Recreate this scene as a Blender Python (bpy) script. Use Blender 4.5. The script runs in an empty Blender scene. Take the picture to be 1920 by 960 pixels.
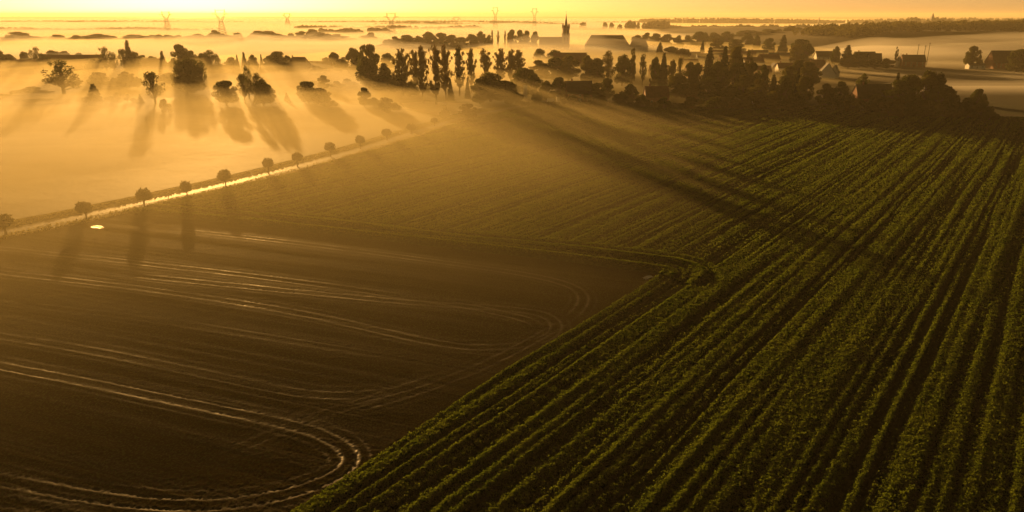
import bpy, math, random
import numpy as np
from mathutils import Vector

# ------------------------------------------------------------------ camera, world, sun, exposure
SC = bpy.context.scene
R = math.radians
CAM_H, PITCH, FPX = 50.0, R(18.25), 1371.0
CP, SP = math.cos(PITCH), math.sin(PITCH)
SUN_AZ, SUN_EL = R(-23.1), R(5.6)

cam = bpy.data.cameras.new('camera'); camo = bpy.data.objects.new('camera', cam)
SC.collection.objects.link(camo); SC.camera = camo
cam.sensor_width = 36; cam.lens = 36 * FPX / 1920
cam.clip_start = 0.5; cam.clip_end = 60000
camo.location = (0, 0, CAM_H); camo.rotation_euler = (math.pi / 2 - PITCH, 0, 0)

W = bpy.data.worlds.new('World'); SC.world = W; W.use_nodes = True
nt = W.node_tree; nt.nodes.clear()
sky = nt.nodes.new('ShaderNodeTexSky'); sky.sky_type = 'NISHITA'; sky.sun_disc = False
sky.sun_elevation = SUN_EL; sky.sun_rotation = SUN_AZ
sky.air_density = 0.8; sky.dust_density = 0.6; sky.ozone_density = 0.6
# dawn sky: bright hazy band at the horizon, darker towards the zenith
tint = nt.nodes.new('ShaderNodeMix'); tint.data_type = 'RGBA'; tint.blend_type = 'MULTIPLY'
tint.inputs['Factor'].default_value = 1.0
tc = nt.nodes.new('ShaderNodeTexCoord'); sx = nt.nodes.new('ShaderNodeSeparateXYZ'); rp = nt.nodes.new('ShaderNodeValToRGB')
nt.links.new(tc.outputs['Generated'], sx.inputs[0]); nt.links.new(sx.outputs[2], rp.inputs[0])
_e = rp.color_ramp.elements; _e.new(0.3); _e.new(0.5)
for q_, (p_, c_) in zip(_e, [(0.0, (1.0, 0.77, 0.74)), (0.05, (0.72, 0.50, 0.30)), (0.18, (0.20, 0.13, 0.05)), (1.0, (0.05, 0.036, 0.015))]):
    q_.position = p_; q_.color = (*c_, 1)
bg = nt.nodes.new('ShaderNodeBackground'); bg.inputs['Strength'].default_value = 0.068
wo = nt.nodes.new('ShaderNodeOutputWorld')
nt.links.new(sky.outputs[0], tint.inputs[6]); nt.links.new(rp.outputs[0], tint.inputs[7]); nt.links.new(tint.outputs[2], bg.inputs[0])
nt.links.new(bg.outputs[0], wo.inputs['Surface'])

sun = bpy.data.lights.new('sun', 'SUN'); suno = bpy.data.objects.new('sun', sun)
SC.collection.objects.link(suno)
sun.energy = 5.0; sun.angle = R(0.6); sun.color = (1.0, 0.535, 0.15)
sv = Vector((math.cos(SUN_EL) * math.sin(SUN_AZ), math.cos(SUN_EL) * math.cos(SUN_AZ), math.sin(SUN_EL)))
suno.rotation_euler = sv.to_track_quat('Z', 'Y').to_euler()

SC.view_settings.view_transform = 'Standard'; SC.view_settings.look = 'None'
SC.view_settings.exposure = 1.05; SC.view_settings.gamma = 1.0
SC.render.engine = 'CYCLES'
cy = SC.cycles
cy.max_bounces = 5; cy.diffuse_bounces = 2; cy.glossy_bounces = 2; cy.transmission_bounces = 2
cy.volume_bounces = 1; cy.transparent_max_bounces = 24
cy.use_denoising = True; cy.use_adaptive_sampling = False
cy.sample_clamp_indirect = 4.0
cy.caustics_reflective = False; cy.caustics_refractive = False

# haze settings
HAZE = dict(density=0.00010, aniso=0.24, color=(1.0, 0.90, 0.66))
VEIL = dict(density=0.0044, aniso=0.33, color=(1.0, 0.87, 0.50))
MIST = dict(density=0.0085, aniso=0.20, color=(1.0, 0.97, 0.94))

rng = np.random.default_rng(7)
random.seed(7)
COL = SC.collection

# ------------------------------------------------------------------ geometry of the view
def at(u, D):
    """ground point at forward distance D in the direction of photo column u"""
    return ((u - 960) / FPX * (D * CP + CAM_H * SP), D)
def ground(u, v):
    a, b = (u - 960) / FPX, (480 - v) / FPX
    t = CAM_H / (SP - b * CP)
    return (a * t, (CP + b * SP) * t)
def z_at(v, D):
    b = (480 - v) / FPX
    return CAM_H + D * (b * CP - SP) / (CP + b * SP)
def D_of(v): return ground(960, v)[1]

# ------------------------------------------------------------------ helpers
def mesh_np(name, V, F, mat=None, smooth=False, parent=None):
    V = np.asarray(V, np.float32).reshape(-1, 3); F = np.asarray(F, np.int32)
    k = F.shape[1]
    me = bpy.data.meshes.new(name)
    me.vertices.add(len(V)); me.vertices.foreach_set('co', V.ravel())
    me.loops.add(F.size); me.loops.foreach_set('vertex_index', F.ravel())
    me.polygons.add(len(F))
    me.polygons.foreach_set('loop_start', np.arange(0, F.size, k, dtype=np.int32))
    me.polygons.foreach_set('use_smooth', np.full(len(F), smooth, bool))
    me.update(calc_edges=True)
    if mat: me.materials.append(mat)
    return me
def link(name, me, parent=None):
    o = bpy.data.objects.new(name, me); COL.objects.link(o)
    if parent: o.parent = parent
    return o
class MB:
    """collects boxes, tubes and polygons, builds one mesh"""
    def __init__(s): s.v = []; s.f = []
    def poly(s, pts):
        n = len(s.v); s.v += [tuple(p) for p in pts]; s.f.append(tuple(range(n, n + len(pts))))
    def hull(s, bot, top):
        n = len(s.v); k = len(bot); s.v += [tuple(p) for p in bot] + [tuple(p) for p in top]
        s.f.append(tuple(range(n + k - 1, n - 1, -1))); s.f.append(tuple(range(n + k, n + 2 * k)))
        for i in range(k):
            j = (i + 1) % k; s.f.append((n + i, n + j, n + k + j, n + k + i))
    def box(s, x0, x1, y0, y1, z0, z1):
        s.hull([(x0, y0, z0), (x1, y0, z0), (x1, y1, z0), (x0, y1, z0)], [(x0, y0, z1), (x1, y0, z1), (x1, y1, z1), (x0, y1, z1)])
    def tube(s, pts, rads, k=6):
        pts = [Vector(p) for p in pts]; rings = []
        for i, p in enumerate(pts):
            d = (pts[min(i + 1, len(pts) - 1)] - pts[max(i - 1, 0)]).normalized()
            a = d.orthogonal().normalized(); b = d.cross(a)
            if rings and False: pass
            n = len(s.v)
            for j in range(k):
                t = 2 * math.pi * j / k
                s.v.append(tuple(p + (a * math.cos(t) + b * math.sin(t)) * rads[i]))
            rings.append(n)
        for q, w in zip(rings, rings[1:]):
            for j in range(k):
                l = (j + 1) % k; s.f.append((q + j, q + l, w + l, w + j))
        s.f.append(tuple(rings[0] + j for j in range(k - 1, -1, -1))); s.f.append(tuple(rings[-1] + j for j in range(k)))
    def build(s, name, mat, parent=None, smooth=False):
        me = bpy.data.meshes.new(name); me.from_pydata(s.v, [], s.f)
        if mat: me.materials.append(mat)
        if smooth:
            for p in me.polygons: p.use_smooth = True
        me.update(); return link(name, me, parent)
def thing(name, label, cat, loc=(0, 0, 0), rz=0, group=None):
    o = bpy.data.objects.new(name, None); COL.objects.link(o)
    o.location = loc; o.rotation_euler = (0, 0, rz); o['label'] = label; o['category'] = cat
    if group: o['group'] = group
    return o
def tag(o, label, cat, group=None, kind=None):
    o['label'] = label; o['category'] = cat
    if group: o['group'] = group
    if kind: o['kind'] = kind
    return o
def copy_tree(o, parent=None):
    c = o.copy(); COL.objects.link(c); c.parent = parent
    for ch in [x for x in bpy.data.objects if x.parent == o]: copy_tree(ch, c)
    return c

# noise ---------------------------------------------------------------------------------------
def _h(i, j, s):
    n = (i * 374761393 + j * 668265263 + s * 1442695041) & 0xFFFFFFFF
    n = ((n ^ (n >> 13)) * 1274126177) & 0xFFFFFFFF
    return ((n ^ (n >> 16)) & 0xFFFF) / 65535.0
def vn(x, y, s=0):
    xi = np.floor(x).astype(np.int64); yi = np.floor(y).astype(np.int64)
    fx = x - xi; fy = y - yi; fx = fx * fx * (3 - 2 * fx); fy = fy * fy * (3 - 2 * fy)
    a = _h(xi, yi, s); b = _h(xi + 1, yi, s); c = _h(xi, yi + 1, s); d = _h(xi + 1, yi + 1, s)
    return (a * (1 - fx) + b * fx) * (1 - fy) + (c * (1 - fx) + d * fx) * fy
def fbm(x, y, s=0, o=4):
    r = 0; a = 0.5; t = 0
    for k in range(o):
        r = r + a * vn(x * 2 ** k + 17.3 * k, y * 2 ** k - 9.1 * k, s + k); t += a; a *= 0.55
    return r / t
def sstep(a, b, x):
    t = np.clip((x - a) / (b - a), 0, 1); return t * t * (3 - 2 * t)
def pl_dist(x, y, pts):
    """distance to a polyline, side (+ left of its direction), arc length"""
    best = np.full(x.shape, 1e9, np.float32); side = np.zeros(x.shape, np.float32); arc = np.zeros(x.shape, np.float32); L = 0
    for (x0, y0), (x1, y1) in zip(pts, pts[1:]):
        dx, dy = x1 - x0, y1 - y0; l2 = dx * dx + dy * dy; l = math.sqrt(l2)
        t = np.clip(((x - x0) * dx + (y - y0) * dy) / l2, 0, 1)
        d = np.hypot(x - x0 - t * dx, y - y0 - t * dy)
        m = d < best; best = np.where(m, d, best)
        side = np.where(m, np.sign(dx * (y - y0) - dy * (x - x0)), side); arc = np.where(m, L + t * l, arc); L += l
    return best, side, arc

# ------------------------------------------------------------------ materials
def mat_base(name):
    m = bpy.data.materials.new(name); m.use_nodes = True; t = m.node_tree; t.nodes.clear()
    return m, t, t.nodes.new('ShaderNodeOutputMaterial')
def N(t, typ, **kw):
    n = t.nodes.new(typ)
    for k, v in kw.items(): setattr(n, k, v)
    return n
def ramp(t, src, stops):
    r = N(t, 'ShaderNodeValToRGB'); e = r.color_ramp.elements
    while len(e) < len(stops): e.new(0.5)
    for q, (p, c) in zip(e, stops): q.position = p; q.color = (*c, 1)
    t.links.new(src, r.inputs[0]); return r.outputs[0]
def noise(t, scale, detail=4, coord='Object', vec=None):
    n = N(t, 'ShaderNodeTexNoise'); n.inputs['Scale'].default_value = scale; n.inputs['Detail'].default_value = detail
    if vec is None:
        c = N(t, 'ShaderNodeTexCoord'); vec = c.outputs[coord]
    t.links.new(vec, n.inputs['Vector']); return n.outputs['Fac']
def simple(name, c1, c2, scale=1.0, rough=0.8, bump=0.0, spec=0.3):
    m, t, out = mat_base(name); b = N(t, 'ShaderNodeBsdfPrincipled')
    f = noise(t, scale); t.links.new(ramp(t, f, [(0.3, c1), (0.7, c2)]), b.inputs['Base Color'])
    b.inputs['Roughness'].default_value = rough; b.inputs['Specular IOR Level'].default_value = spec
    if bump:
        bp = N(t, 'ShaderNodeBump'); bp.inputs['Strength'].default_value = bump; bp.inputs['Distance'].default_value = 0.1
        t.links.new(noise(t, scale * 6), bp.inputs['Height']); t.links.new(bp.outputs[0], b.inputs['Normal'])
    t.links.new(b.outputs[0], out.inputs['Surface']); return m
def leafy(name, c1, c2, c3, trans=0.4, scale=0.25):
    m, t, out = mat_base(name)
    oi = N(t, 'ShaderNodeObjectInfo'); f = noise(t, scale, 3)
    ad = N(t, 'ShaderNodeMath', operation='MULTIPLY_ADD'); ad.inputs[1].default_value = 0.55
    t.links.new(f, ad.inputs[0])
    ml = N(t, 'ShaderNodeMath', operation='MULTIPLY'); ml.inputs[1].default_value = 0.45
    t.links.new(oi.outputs['Random'], ml.inputs[0]); t.links.new(ml.outputs[0], ad.inputs[2])
    c = ramp(t, ad.outputs[0], [(0.2, c1), (0.5, c2), (0.8, c3)])
    d = N(t, 'ShaderNodeBsdfDiffuse'); tr = N(t, 'ShaderNodeBsdfTranslucent'); mx = N(t, 'ShaderNodeMixShader')
    mx.inputs[0].default_value = trans
    t.links.new(c, d.inputs[0]); t.links.new(c, tr.inputs[0])
    t.links.new(d.outputs[0], mx.inputs[1]); t.links.new(tr.outputs[0], mx.inputs[2]); t.links.new(mx.outputs[0], out.inputs['Surface'])
    return m
def volmat(name, density, aniso, color):
    m, t, out = mat_base(name); v = N(t, 'ShaderNodeVolumePrincipled')
    v.inputs['Density'].default_value = density; v.inputs['Anisotropy'].default_value = aniso
    v.inputs['Color'].default_value = (*color, 1)
    t.links.new(v.outputs[0], out.inputs['Volume']); return m

M = {}
M['leaf'] = leafy('tree_leaves', (0.045, 0.055, 0.010), (0.075, 0.082, 0.015), (0.12, 0.095, 0.018), 0.48)
M['leaf_autumn'] = leafy('autumn_leaves', (0.07, 0.06, 0.015), (0.12, 0.085, 0.018), (0.17, 0.10, 0.02), 0.4)
M['needle'] = leafy('conifer_needles', (0.018, 0.026, 0.012), (0.03, 0.04, 0.015), (0.045, 0.052, 0.018), 0.12)
M['bark'] = simple('tree_bark', (0.05, 0.035, 0.022), (0.10, 0.075, 0.05), 2.0, 0.9)
M['asphalt'] = simple('wet_road_surface', (0.045, 0.042, 0.04), (0.085, 0.078, 0.07), 0.6, 0.56, 0.9, 0.20)
M['yard'] = simple('pale_gravel_yard', (0.28, 0.25, 0.24), (0.38, 0.34, 0.32), 0.15, 0.6)
M['meadow'] = simple('dewy_meadow', (0.035, 0.045, 0.012), (0.09, 0.075, 0.028), 0.02, 0.75)
M['farland'] = simple('far_farmland', (0.04, 0.045, 0.018), (0.12, 0.085, 0.045), 0.004, 0.8)
M['roof_dark'] = simple('slate_roof', (0.03, 0.028, 0.028), (0.06, 0.052, 0.05), 0.8, 0.6)
M['roof_red'] = simple('clay_tile_roof', (0.12, 0.055, 0.035), (0.19, 0.085, 0.05), 0.8, 0.75)
M['brick'] = simple('brick_wall', (0.20, 0.09, 0.06), (0.28, 0.14, 0.10), 1.5, 0.85)
M['white'] = simple('white_rendered_wall', (0.70, 0.68, 0.66), (0.80, 0.78, 0.76), 0.7, 0.8)
M['stone'] = simple('church_stone', (0.13, 0.11, 0.09), (0.22, 0.19, 0.15), 0.7, 0.9)
M['glass'] = simple('window_glass', (0.02, 0.02, 0.025), (0.03, 0.03, 0.035), 1, 0.12, 0, 0.7)
M['steel'] = simple('galvanised_steel', (0.16, 0.16, 0.16), (0.25, 0.25, 0.25), 1, 0.5)
M['wood'] = simple('weathered_pole_wood', (0.06, 0.045, 0.03), (0.10, 0.08, 0.06), 3, 0.85)
M['plastic'] = simple('white_plastic_film', (0.72, 0.72, 0.72), (0.82, 0.82, 0.82), 4, 0.25, 0, 0.6)
M['grass'] = leafy('verge_grass', (0.10, 0.10, 0.03), (0.18, 0.16, 0.05), (0.32, 0.27, 0.11), 0.5, 0.4)
M['cropleaf'] = leafy('crop_leaves', (0.045, 0.072, 0.007), (0.080, 0.115, 0.009), (0.13, 0.158, 0.014), 0.64, 0.12)
M['paint'] = simple('vehicle_paint_white', (0.75, 0.75, 0.75), (0.8, 0.8, 0.8), 1, 0.25, 0, 0.6)
M['rubber'] = simple('tyre_rubber', (0.02, 0.02, 0.02), (0.03, 0.03, 0.03), 1, 0.8)

# water
m, t, out = mat_base('puddle_water'); b = N(t, 'ShaderNodeBsdfPrincipled')
b.inputs['Base Color'].default_value = (0.03, 0.028, 0.02, 1); b.inputs['Roughness'].default_value = 0.2
b.inputs['Specular IOR Level'].default_value = 1.0
bp = N(t, 'ShaderNodeBump'); bp.inputs['Strength'].default_value = 1.0; bp.inputs['Distance'].default_value = 0.3
t.links.new(noise(t, 6.0), bp.inputs['Height']); t.links.new(bp.outputs[0], b.inputs['Normal'])
t.links.new(b.outputs[0], out.inputs['Surface']); M['water'] = m

# ploughed soil with a haze of seedlings; wheel tracks pressed smooth (attribute)
m, t, out = mat_base('sown_soil'); b = N(t, 'ShaderNodeBsdfPrincipled')
base = ramp(t, noise(t, 0.05, 5), [(0.3, (0.019, 0.0115, 0.0022)), (0.7, (0.036, 0.022, 0.0042))])
seed = ramp(t, noise(t, 3.6, 6), [(0.48, (0.0, 0.0, 0.0)), (0.62, (1, 1, 1))])
mx = N(t, 'ShaderNodeMix', data_type='RGBA'); mx.inputs[7].default_value = (0.044, 0.044, 0.008, 1)
t.links.new(base, mx.inputs[6]); t.links.new(seed, mx.inputs[0])
at1 = N(t, 'ShaderNodeAttribute', attribute_name='track')
mx2 = N(t, 'ShaderNodeMix', data_type='RGBA'); mx2.inputs[7].default_value = (0.09, 0.062, 0.022, 1)
t.links.new(mx.outputs[2], mx2.inputs[6]); t.links.new(at1.outputs['Fac'], mx2.inputs[0])
t.links.new(mx2.outputs[2], b.inputs['Base Color'])
rr = N(t, 'ShaderNodeMapRange'); rr.inputs[3].default_value = 0.85; rr.inputs[4].default_value = 0.34
t.links.new(at1.outputs['Fac'], rr.inputs[0]); t.links.new(rr.outputs[0], b.inputs['Roughness'])
ss_ = N(t, 'ShaderNodeMapRange'); ss_.inputs[3].default_value = 0.0; ss_.inputs[4].default_value = 0.26
t.links.new(at1.outputs['Fac'], ss_.inputs[0]); t.links.new(ss_.outputs[0], b.inputs['Specular IOR Level'])
bp = N(t, 'ShaderNodeBump'); bp.inputs['Strength'].default_value = 0.6; bp.inputs['Distance'].default_value = 0.035
t.links.new(noise(t, 8.0, 6), bp.inputs['Height']); t.links.new(bp.outputs[0], b.inputs['Normal'])
t.links.new(b.outputs[0], out.inputs['Surface']); M['soil'] = m

# crop canopy
m, t, out = mat_base('crop_canopy')
c = ramp(t, noise(t, 1.6, 6), [(0.25, (0.022, 0.034, 0.006)), (0.5, (0.038, 0.055, 0.009)), (0.72, (0.06, 0.08, 0.014))])
c2 = ramp(t, noise(t, 0.035, 4), [(0.3, (0.85, 0.9, 0.8)), (0.7, (1.25, 1.1, 1.0))])
mm = N(t, 'ShaderNodeMix', data_type='RGBA', blend_type='MULTIPLY'); mm.inputs[0].default_value = 1
t.links.new(c, mm.inputs[6]); t.links.new(c2, mm.inputs[7])
d = N(t, 'ShaderNodeBsdfPrincipled'); d.inputs['Roughness'].default_value = 0.9; d.inputs['Specular IOR Level'].default_value = 0.0
tr = N(t, 'ShaderNodeBsdfTranslucent'); ms = N(t, 'ShaderNodeMixShader'); ms.inputs[0].default_value = 0.35
bp = N(t, 'ShaderNodeBump'); bp.inputs['Strength'].default_value = 0.8; bp.inputs['Distance'].default_value = 0.15
t.links.new(noise(t, 3.0, 6), bp.inputs['Height'])
t.links.new(bp.outputs[0], d.inputs['Normal']); t.links.new(bp.outputs[0], tr.inputs['Normal'])
t.links.new(mm.outputs[2], d.inputs['Base Color']); t.links.new(mm.outputs[2], tr.inputs['Color'])
t.links.new(d.outputs[0], ms.inputs[1]); t.links.new(tr.outputs[0], ms.inputs[2]); t.links.new(ms.outputs[0], out.inputs['Surface'])
M['crop'] = m

# ------------------------------------------------------------------ layout lines on the ground
def G(*uv): return [ground(u, v) for u, v in uv]
def extend(pts, a=0, b=0):
    pts = [tuple(p) for p in pts]
    if a:
        (x0, y0), (x1, y1) = pts[0], pts[1]; l = math.hypot(x1 - x0, y1 - y0)
        pts = [(x0 - (x1 - x0) / l * a, y0 - (y1 - y0) / l * a)] + pts
    if b:
        (x0, y0), (x1, y1) = pts[-2], pts[-1]; l = math.hypot(x1 - x0, y1 - y0)
        pts = pts + [(x1 + (x1 - x0) / l * b, y1 + (y1 - y0) / l * b)]
    return pts
ROAD = extend(G((0, 434), (125, 410), (275, 378), (422, 345), (500, 326), (600, 300), (700, 272), (770, 250), (815, 236), (860, 222), (920, 209), (975, 199)), 130, 60)
FAR_EDGE = G((975, 199.5), (1100, 200), (1300, 202), (1500, 206), (1700, 212), (1870, 219), (2000, 224), (2300, 238))
SPLIT = G((262, 404), (480, 424), (700, 450), (860, 469), (1050, 490), (1235, 515))
EDGE = G((1235, 515), (1215, 530), (1100, 604), (955, 692), (760, 820), (560, 955), (470, 1015))
EDGE = extend(EDGE, 0, 60)
VP = 2030
_a = (VP - 960) / FPX / (CP + (480 - 28) / FPX * SP)
RD = np.array([_a, 1.0]) / math.hypot(_a, 1)           # crop row direction on the ground
RN = np.array([RD[1], -RD[0]])

# ------------------------------------------------------------------ ground
S = 26000
gm = MB(); gm.poly([(-S, -800, -0.6), (S, -800, -0.6), (S, 26000, -0.6), (-S, 26000, -0.6)])
g = gm.build('ground', M['farland']); g['kind'] = 'structure'

# near terrain: one height field cut into the sown field, the crop, the road and the grassland
na, nr = 1250, 1350
AZ = np.linspace(R(-44), R(44), na); RR = 46 * (520 / 46) ** np.linspace(0, 1, nr)
A_, R_ = np.meshgrid(AZ, RR, indexing='ij')
X = (R_ * np.sin(A_)).astype(np.float64); Y = (R_ * np.cos(A_)).astype(np.float64)
rd, rs, ra = pl_dist(X, Y, ROAD)
rsd = rd * rs                                            # + = left (far) side of the road
sd, ss, sa = pl_dist(X, Y, SPLIT)
ed, es, ea = pl_dist(X, Y, EDGE)
fd, fs, fa = pl_dist(X, Y, FAR_EDGE)
# closed polygon tests
def inside(px, py, poly):
    c = np.zeros(px.shape, bool); n = len(poly)
    for i in range(n):
        x0, y0 = poly[i]; x1, y1 = poly[(i + 1) % n]
        if y0 == y1: continue
        k = ((y0 > py) != (y1 > py)) & (px < (x1 - x0) * (py - y0) / (y1 - y0) + x0); c ^= k
    return c
def off(pts, d):
    out = []
    for i, (x, y) in enumerate(pts):
        x0, y0 = pts[max(i - 1, 0)]; x1, y1 = pts[min(i + 1, len(pts) - 1)]; l = math.hypot(x1 - x0, y1 - y0)
        out.append((x - (y1 - y0) / l * d, y + (x1 - x0) / l * d))
    return out
OFFR = 7.5
_l = math.hypot(SPLIT[1][0] - SPLIT[0][0], SPLIT[1][1] - SPLIT[0][1])
_b = (SPLIT[0][0] - (SPLIT[1][0] - SPLIT[0][0]) / _l * 40, SPLIT[0][1] - (SPLIT[1][1] - SPLIT[0][1]) / _l * 40)
brown_poly = [_b] + SPLIT + EDGE[1:] + [(EDGE[-1][0] - 300, -60.5), (-620, -60), (-620, _b[1] + .5)]
brown = inside(X, Y, brown_poly) & (rsd < -OFFR)
fx_ = np.array([p[0] for p in FAR_EDGE]); fy_ = np.array([p[1] for p in FAR_EDGE])
crop = ~brown & (rsd < -OFFR) & (Y < np.interp(X, fx_, fy_)) & (X < fx_[-1])
bd = np.minimum(sd, ed)
bedge = np.minimum(bd, np.abs(rsd + OFFR))

rown = X * RN[0] + Y * RN[1]; rowt = X * RD[0] + Y * RD[1]
lump = fbm(X / 0.55, Y / 0.55, 3, 3)
big = fbm(X / 30, Y / 30, 5, 3)
fine = vn(X / 0.22, Y / 0.22, 9)
rows = 0.68 * vn(rown / 0.78 + 0.25 * vn(rowt / 9, rown / 3, 2), rowt / 60, 11) + 0.26 * vn(rown / 2.2, rowt / 45, 12) + 0.18 * vn(rown / 6.5, rowt / 90, 13)
wob = 0.5 * (vn(rowt / 25, rowt * 0, 21) - 0.5)
ph = ((rown + wob) % 21.0); tram = np.exp(-((ph - 9.6) / 0.34) ** 2) + np.exp(-((ph - 11.5) / 0.34) ** 2)
ph2 = ((rown + wob + 5) % 7.0); sub = np.exp(-((ph2 - 3.5) / 0.4) ** 2)
# headland strip follows the field border
hn = bd; ht = np.where(sd < ed, sa, ea)
hrows = 0.9 * vn(hn / 1.1 + 0.3 * vn(ht / 8, hn / 3, 31), ht / 30, 32) + 0.4 * vn(hn / 3.1, ht / 40, 33)
htram = np.exp(-((hn - 4.2) / 0.4) ** 2) + np.exp(-((hn - 6.2) / 0.4) ** 2) + 0.7 * np.exp(-((hn - 10.5) / 0.4) ** 2)
onsplit = sstep(14, 9, hn + 3 * (big - .5)) * (sd <= ed + 1.0)
onedge = sstep(4.5, 3.0, hn) * (ed < sd)
wH = np.maximum(onsplit, 0)
cz = 0.32 + 0.60 * (rows * (1 - wH) + hrows * wH) - 0.42 * (tram + 0.3 * sub) * (1 - wH) - 0.34 * htram * wH
cz = cz + 0.30 * (lump - 0.5) + 0.08 * (fine - 0.5) + 0.10 * (big - 0.5)
cz = cz + wH * 0.30 * (np.exp(-((bd - 2.6) / .5) ** 2) + np.exp(-((bd - 8.2) / .5) ** 2) + .7 * np.exp(-((bd - 12.5) / .5) ** 2)) * (.4 + .9 * vn(ht / 6, bd * 0, 35))
cz = cz * sstep(0.0, 1.0, bd / np.where(sd < ed, 2.4, 0.5)) + 0.18 * np.exp(-((bd - 0.9) / 0.5) ** 2)
cz = np.maximum(cz, 0.03)

# sown field: drill lines, wheel tracks
bdir = np.array(SPLIT[-1]) - np.array(SPLIT[0]); bdir /= np.linalg.norm(bdir)
bn = X * -bdir[1] + Y * bdir[0]; bt = X * bdir[0] + Y * bdir[1]
bz = 0.05 * vn(bn / 0.4, bt / 40, 41) + 0.05 * vn(bn / 1.3, bt / 30, 42) + 0.04 * (lump - 0.5) + 0.06 * (fine - .5)
TR = [
    [(-60, 500), (0, 511), (200, 532), (420, 562), (560, 585), (700, 617), (800, 640), (880, 652), (960, 650), (1020, 638), (1045, 618), (1038, 598), (1005, 585), (930, 577), (800, 570), (600, 551), (400, 531), (200, 511)],
    [(300, 428), (480, 446), (700, 474), (860, 496), (980, 513), (1060, 530), (1096, 551), (1090, 578), (1055, 606), (1010, 632), (900, 690), (760, 742), (620, 775)],
    [(-60, 620), (0, 629), (180, 658), (300, 683), (420, 708), (520, 730), (600, 741), (690, 741), (780, 722), (860, 690)],
    [(-60, 674), (0, 685), (150, 713), (270, 738), (400, 765), (520, 790), (590, 808), (640, 832), (660, 857), (645, 882), (600, 905), (540, 925), (470, 940), (380, 948), (260, 943), (140, 925), (0, 898), (-60, 885)],
    [(-60, 500 - 40), (200, 486), (520, 522), (760, 556), (900, 578), (980, 596), (1012, 610), (1000, 625)],
    [(370, 885), (430, 850), (520, 808), (600, 778), (720, 740), (850, 692)],
    [(-60, 930), (0, 938), (120, 955), (240, 972)],
    [(-60, 560), (0, 567), (220, 590), (440, 622), (640, 655), (760, 672)],
]
WGT = [.75, .7, .4, .9, .6, .22, .6, .15]
def smooth_pl(p, n=3):
    p = np.array(p, float)
    for _ in range(n):
        q = [p[0]]
        for a, b_ in zip(p, p[1:]): q += [0.75 * a + 0.25 * b_, 0.25 * a + 0.75 * b_]
        p = np.array(q + [p[-1]])
    return [tuple(x) for x in p]
trk = np.zeros(X.shape); selb = np.where(brown)
xb, yb = X[selb], Y[selb]; tb = np.zeros(xb.shape); gouge = np.zeros(xb.shape)
for poly, wgt in zip(TR, WGT):
    gp = smooth_pl(G(*poly), 2)
    d, s_, a_ = pl_dist(xb, yb, gp)
    Lp = sum(math.hypot(q1[0] - q0[0], q1[1] - q0[1]) for q0, q1 in zip(gp, gp[1:]))
    pat = sstep(1, 9, a_) * sstep(Lp - 1, Lp - 9, a_) * np.clip(2.0 * fbm(a_ / 14, d * 0 + wgt * 7, 51, 4) - .25, 0.15, 1.3) * (.5 + .5 * vn(a_ / 1.3, d * 0 + 3, 54))
    tread = 0.75 + 0.5 * vn(a_ / 0.35, d / 0.3, 52)
    w = (np.exp(-((d - 0.95) / 0.26) ** 2) + 0.25 * np.exp(-((d - 2.4) / 0.2) ** 2)) * wgt * pat
    tb = np.maximum(tb, w * tread); gouge += -0.06 * w + 0.03 * np.exp(-((d - 1.35) / 0.12) ** 2) * wgt * pat + 0.03 * np.exp(-((d - 0.5) / 0.12) ** 2) * wgt * pat
trk[selb] = np.clip(tb * 0.7 + 0.16 * np.maximum(0, vn(bn[selb] / 0.5, bt[selb] / 60, 43) - .55) * .5 + 0.04 * np.maximum(0, vn(bn[selb] / 2.4, bt[selb] / 90, 44) - .5), 0, 1); bz[selb] += gouge
edark = np.exp(-(bd / 2.5) ** 2)
bz = bz - 0.02 * edark

# road, verges and grassland
gz = 0.10 * fbm(X / 1.2, Y / 1.2, 61, 4) + 0.25 * (fbm(X / 18, Y / 18, 62, 3) - .5) * sstep(12, 30, rd)
ridge = 0.22 * np.exp(-((np.abs(rsd + OFFR - 0.4)) / 0.45) ** 2) + 0.30 * np.exp(-((np.abs(rsd - 6.2)) / 0.6) ** 2) - 0.30 * np.exp(-((np.abs(rsd - 8.0)) / 0.8) ** 2)
gz = gz + ridge * (0.6 + 0.8 * vn(ra / 1.5, rsd, 63))
rsel = rd < 1.7 + .7 * vn(ra / 2.5, rs * 3, 66)
gz = np.where(rd < 3.4, gz * sstep(2.4, 3.4, rd) - 0.02, gz)
Z = np.where(brown, bz, np.where(crop, cz, gz))
Z = Z * np.minimum(1, 0.25 + 250 / R_) - 0.0004 * np.maximum(R_ - 480, 0)

idx = np.arange(na * nr).reshape(na, nr)
q = np.stack([idx[:-1, :-1], idx[1:, :-1], idx[1:, 1:], idx[:-1, 1:]], -1).reshape(-1, 4)
cr = crop[:-1, :-1].ravel(); br = brown[:-1, :-1].ravel(); ro = rsel[:-1, :-1].ravel() & ~cr & ~br
V = np.stack([X, Y, Z], -1).reshape(-1, 3)
def cut(name, mask, mat, attr=None, extra=None):
    F = q[mask]; u_, inv = np.unique(F, return_inverse=True)
    VV = V[u_]; FF = inv.reshape(-1, 4)
    if extra is not None:
        FF = np.concatenate([FF, extra[1] + len(VV)]); VV = np.concatenate([VV, extra[0]])
    me = mesh_np(name, VV, FF, mat, True)
    if extra is not None:
        me.materials.append(M['cropleaf']); mi = np.zeros(len(FF), np.int32); mi[-len(extra[1]):] = 1; me.polygons.foreach_set('material_index', mi)
    if attr is not None:
        a = me.attributes.new('track', 'FLOAT', 'POINT'); a.data.foreach_set('value', attr.ravel()[u_].astype(np.float32))
    return link(name, me)
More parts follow.
